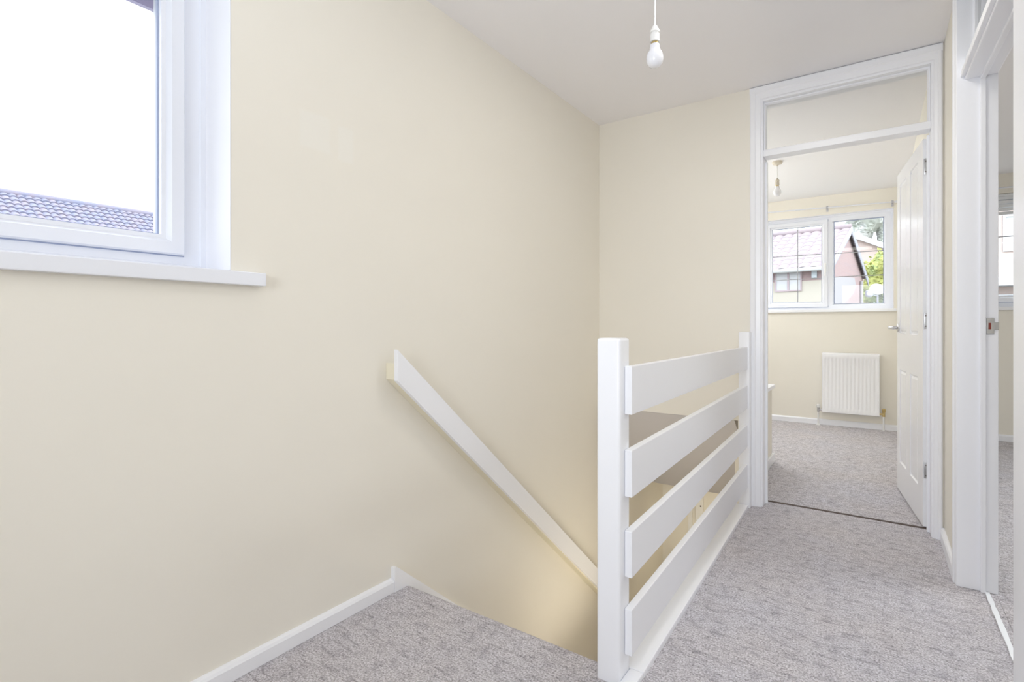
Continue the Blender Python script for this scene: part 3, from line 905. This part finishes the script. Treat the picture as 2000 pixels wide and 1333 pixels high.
# house seen through right room
h4 = thing('house', 'pale brick house with a white window beyond the right-hand room', 'house', (5.2, 28, -2.6))
iv4 = Matrix.Translation((-5.2, -28, 2.6))
def o4(n, bm, m, par=None):
    o = obj(n, bm, m, par or h4)
    if par is None: o.matrix_parent_inverse = iv4
    return o
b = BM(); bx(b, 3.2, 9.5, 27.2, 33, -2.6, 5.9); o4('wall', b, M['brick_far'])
b = BM(); bx(b, 3.0, 9.7, 26.4, 27.19, 2.55, 2.85, .02); bx(b, 3.0, 9.7, 26.9, 27.19, 2.0, 2.25, .01); o4('canopy', b, M['ext_white'])
b = BM(); tiles(b, (3.0, 26.9, 5.8), (1, 0, 0), (0, 1, .6), 17, 9, .4, .4); o4('roof', b, M['tile_pink'])
for (x0, x1, z0, z1) in ((4.0, 5.6, 3.9, 5.3), (4.0, 5.6, -.2, 1.8)):
    b = BM(); ring(b, (x0, x1, z0, z1), [(0, -.04), (.08, -.04), (.08, .02), (0, .02)], lambda u, d, w: (u, 27.17 + d, w))
    bx(b, (x0 + x1) / 2 - .04, (x0 + x1) / 2 + .04, 27.14, 27.18, z0 + .05, z1 - .05)
    w_ = o4('window', b, M['ext_white'])
    b = BM(); b.faces.new([b.verts.new((x, 27.185, z)) for x, z in ((x0, z0), (x1, z0), (x1, z1), (x0, z1))])
    obj('pane', b, M['extglass'], w_)

# foliage: crowns of many leaves over branching stems
def crown(bm, cx, cy, cz, rx, ry, rz, n, size, seed, shape='ell'):
    rnd = random.Random(seed)
    for k in range(n):
        th = rnd.uniform(0, 2 * PI); ph = math.acos(rnd.uniform(-1, 1)); r = rnd.uniform(.55, 1.0) ** .6
        d = Vector((math.sin(ph) * math.cos(th), math.sin(ph) * math.sin(th), math.cos(ph)))
        f = .78 + .5 * noise.noise(d * 2.3 + Vector((seed, 0, 0)))
        p = Vector((cx + rx * d.x * r * f, cy + ry * d.y * r * f, cz + rz * d.z * r * f))
        s = size * rnd.uniform(.6, 1.3)
        q = Matrix.Rotation(rnd.uniform(0, 6.28), 3, 'X') @ Matrix.Rotation(rnd.uniform(0, 6.28), 3, 'Z')
        vs = [bm.verts.new(p + q @ Vector(v) * s) for v in ((-.5, 0, 0), (0, -.28, .06), (.5, 0, 0), (0, .28, .06))]
        bm.faces.new(vs)
def plant(name, label, cat, c, r, n, size, seed, m, trunk=True, grp=None):
    t = thing(name, label, cat, (c[0], c[1], -2.6), grp)
    iv_ = Matrix.Translation((-c[0], -c[1], 2.6))
    b = BM(); crown(b, *c, *r, n, size, seed)
    # dense inner mass with lumps
    s = bmesh.ops.create_icosphere(b, subdivisions=4, radius=1)
    for v in s['verts']:
        d = v.co.normalized(); f = .70 + .42 * noise.noise(d * 2.3 + Vector((seed, 0, 0))) + .08 * noise.noise(d * 9)
        v.co = Vector((c[0] + r[0] * d.x * f, c[1] + r[1] * d.y * f, c[2] + r[2] * d.z * f))
    o = obj('foliage', b, m, t); o.matrix_parent_inverse = iv_
    b = BM(); tube(b, [(c[0], c[1], -2.6), (c[0] + .1, c[1], c[2] - r[2] * .5), (c[0], c[1], c[2])], [.16, .12, .05], 8)
    for a in range(4):
        an = a * 1.6 + seed
        tube(b, [(c[0], c[1], c[2] - r[2] * .6), (c[0] + r[0] * .6 * math.cos(an), c[1] + r[1] * .6 * math.sin(an), c[2] + r[2] * .2)], [.07, .02], 6)
    o = obj('trunk', b, M['bark'], t); o.matrix_parent_inverse = iv_
plant('conifer_bush', 'large yellow-green bush beside the brick gable', 'bush', (.62, 26.6, 2.7), (1.45, 1.3, 1.75), 5200, .16, 3, M['hedge'])
plant('garden_shrub', 'low green shrub below the satellite dish', 'bush', (.45, 23.3, 1.15), (.85, .6, .95), 2400, .10, 5, M['leafg'])
plant('tree', 'tall grey-green tree behind the far white bargeboard', 'tree', (.4, 47, 8.4), (3.4, 2.4, 3.7), 5200, .32, 9, M['leafd'])
plant('tree', 'tall grey-green tree rising behind the pink roof', 'tree', (-6.5, 46, 5.4), (4.5, 2.4, 2.6), 4200, .34, 12, M['leafd'])
# satellite dish on a pole
sd = thing('satellite_dish', 'white satellite dish on a pole by the end of the brick gable', 'satellite dish', (.05, 21.9, -2.6))
iv5 = Matrix.Translation((-.05, -21.9, 2.6))
DC = Vector((.05, 21.9, 2.34))
b = BM()
lathe(b, [(0, .0), (.09, -.006), (.17, -.026), (.215, -.05), (.22, -.045), (.17, -.02), (.09, 0), (0, .005)], n=28,
      mx=Matrix.Translation(DC) @ Matrix.Rotation(math.radians(62), 4, 'X') @ Matrix.Rotation(math.radians(14), 4, 'Y'))
o = obj('dish', b, M['ext_white'], sd, True); o.matrix_parent_inverse = iv5
b = BM(); tube(b, [DC + Vector((0, .05, -4.86)), DC + Vector((0, .05, -.3)), DC + Vector((0, .03, 0))], .03, 8)
o = obj('pole', b, M['barge'], sd, True); o.matrix_parent_inverse = iv5
b = BM(); tube(b, [DC + Vector((0, 0, -.26)), DC + Vector((-.20, -.18, -.2))], .015, 8)
lathe(b, [(0, 0), (.07, .0), (.11, .05), (.11, .20), (.07, .24), (0, .24)], DC.x - .24, DC.y - .2, DC.z - .30, 16)
o = obj('receiver_arm', b, M['barge'], sd, True); o.matrix_parent_inverse = iv5
b = BM(); lathe(b, [(.06, 0), (.06, .012), (0, .014)], n=14, mx=Matrix.Translation((DC.x - .24, DC.y - .311, DC.z - .18)) @ Matrix.Rotation(PI / 2, 4, 'X'))
o = obj('receiver_face', b, M['ext_white'], sd, True); o.matrix_parent_inverse = iv5
b = BM(); bx(b, -60, 60, -40, 80, -2.9, -2.75)
struct('ground', b, M['ground'], 'pale ground outside the house', 'ground')

# ------------------------------------------------------------------ light
w = bpy.data.worlds.new('sky'); SC.world = w; w.use_nodes = True
nt = w.node_tree; bg = nt.nodes['Background']
tc = nt.nodes.new('ShaderNodeTexCoord'); nz = nt.nodes.new('ShaderNodeTexNoise'); nz.inputs['Scale'].default_value = 1.6
nz.inputs['Detail'].default_value = 3
cr = ramp(nt, [(.35, (.86, .92, 1.0)), (.65, (.94, .975, 1.0))])
nt.links.new(tc.outputs['Generated'], nz.inputs['Vector']); nt.links.new(nz.outputs['Fac'], cr.inputs['Fac'])
nt.links.new(cr.outputs['Color'], bg.inputs['Color']); bg.inputs['Strength'].default_value = 3.1

def area(name, loc, rot, sx, sy, power, col=(1, 1, 1), spread=180):
    l = bpy.data.lights.new(name, 'AREA'); l.shape = 'RECTANGLE'; l.size = sx; l.size_y = sy
    l.energy = power; l.color = col; l.spread = math.radians(spread)
    o = bpy.data.objects.new(name, l); C.objects.link(o); o.location = loc; o.rotation_euler = rot
    return o
def portal(loc, rot, sx, sy):
    o = area('sky_portal', loc, rot, sx, sy, 1); o.data.cycles.is_portal = True
portal((-1.84, (WY0 + WY1) / 2, 1.68), (0, -PI / 2, 0), 1.0, 1.2)
portal(((F2[0] + F2[1]) / 2, YF + .26, 1.7), (-PI / 2, 0, 0), 1.2, 1.05)
portal(((F3[0] + F3[1]) / 2, YF + .26, 1.7), (-PI / 2, 0, 0), 1.3, 1.05)
area('landing_fill', (-.15, -1.7, 1.4), (math.radians(86), 0, math.radians(6)), 1.0, 1.2, 11, (.86, .92, 1), 95)  # added soft fill behind the camera, flash-like, no fitting there
area('ceiling_fill', (-.20, .0, 1.55), (PI, 0, 0), .8, 1.4, 9, (.86, .92, 1))  # added upward fill, bounced off the ceiling above the camera
area('overhead_fill', (-.30, 2.00, 2.39), (0, 0, 0), .5, .4, 5.5, (1, .97, .90))  # added fill just under the ceiling, out of frame, no fitting
area('bedroom_fill', (-1.25, 5.2, 2.2), (0, math.radians(38), 0), .6, 1.2, 16, (.90, .95, 1))  # unseen fill added in the bedroom, left of the doorway view
area('bedroom_ceiling_fill', (-1.25, 4.4, 1.3), (PI, 0, 0), .4, .8, 2.6, (.90, .95, 1))  # added upward fill to lift the bedroom ceiling
area('side_room_fill', (1.9, 3.4, 2.2), (0, 0, 0), .9, .9, 24, (.88, .94, 1))  # added fill to brighten the right-hand room
area('downstairs_fill', (-.95, 3.9, -.6), (math.radians(60), 0, 0), .3, .3, 1.2, (1, .90, .70))  # small warm fill added over the lower stairs
area('stairwell_fill', (-.86, 2.5, -.93), (PI, 0, 0), .3, 1.1, 6.5, (1, .91, .74))  # warm upward fill added in the stairwell, hidden below the landing edge

# ------------------------------------------------------------------ camera
cam = bpy.data.cameras.new('camera'); co = bpy.data.objects.new('camera', cam); C.objects.link(co)
co.location = (0, 0, 1.03); co.rotation_euler = (PI / 2, 0, math.radians(34.93))
cam.sensor_width = 36; cam.lens = 1017.3 / 2000 * 36
cam.shift_y = -(666.5 - 638) / 2000
cam.clip_start = .03; cam.clip_end = 300
SC.camera = co
SC.view_settings.view_transform = 'Standard'
SC.view_settings.look = 'None'
SC.view_settings.exposure = 0.34
SC.cycles.use_denoising = True
SC.cycles.max_bounces = 12; SC.cycles.diffuse_bounces = 8; SC.cycles.transparent_max_bounces = 16
SC.cycles.caustics_reflective = False; SC.cycles.caustics_refractive = False
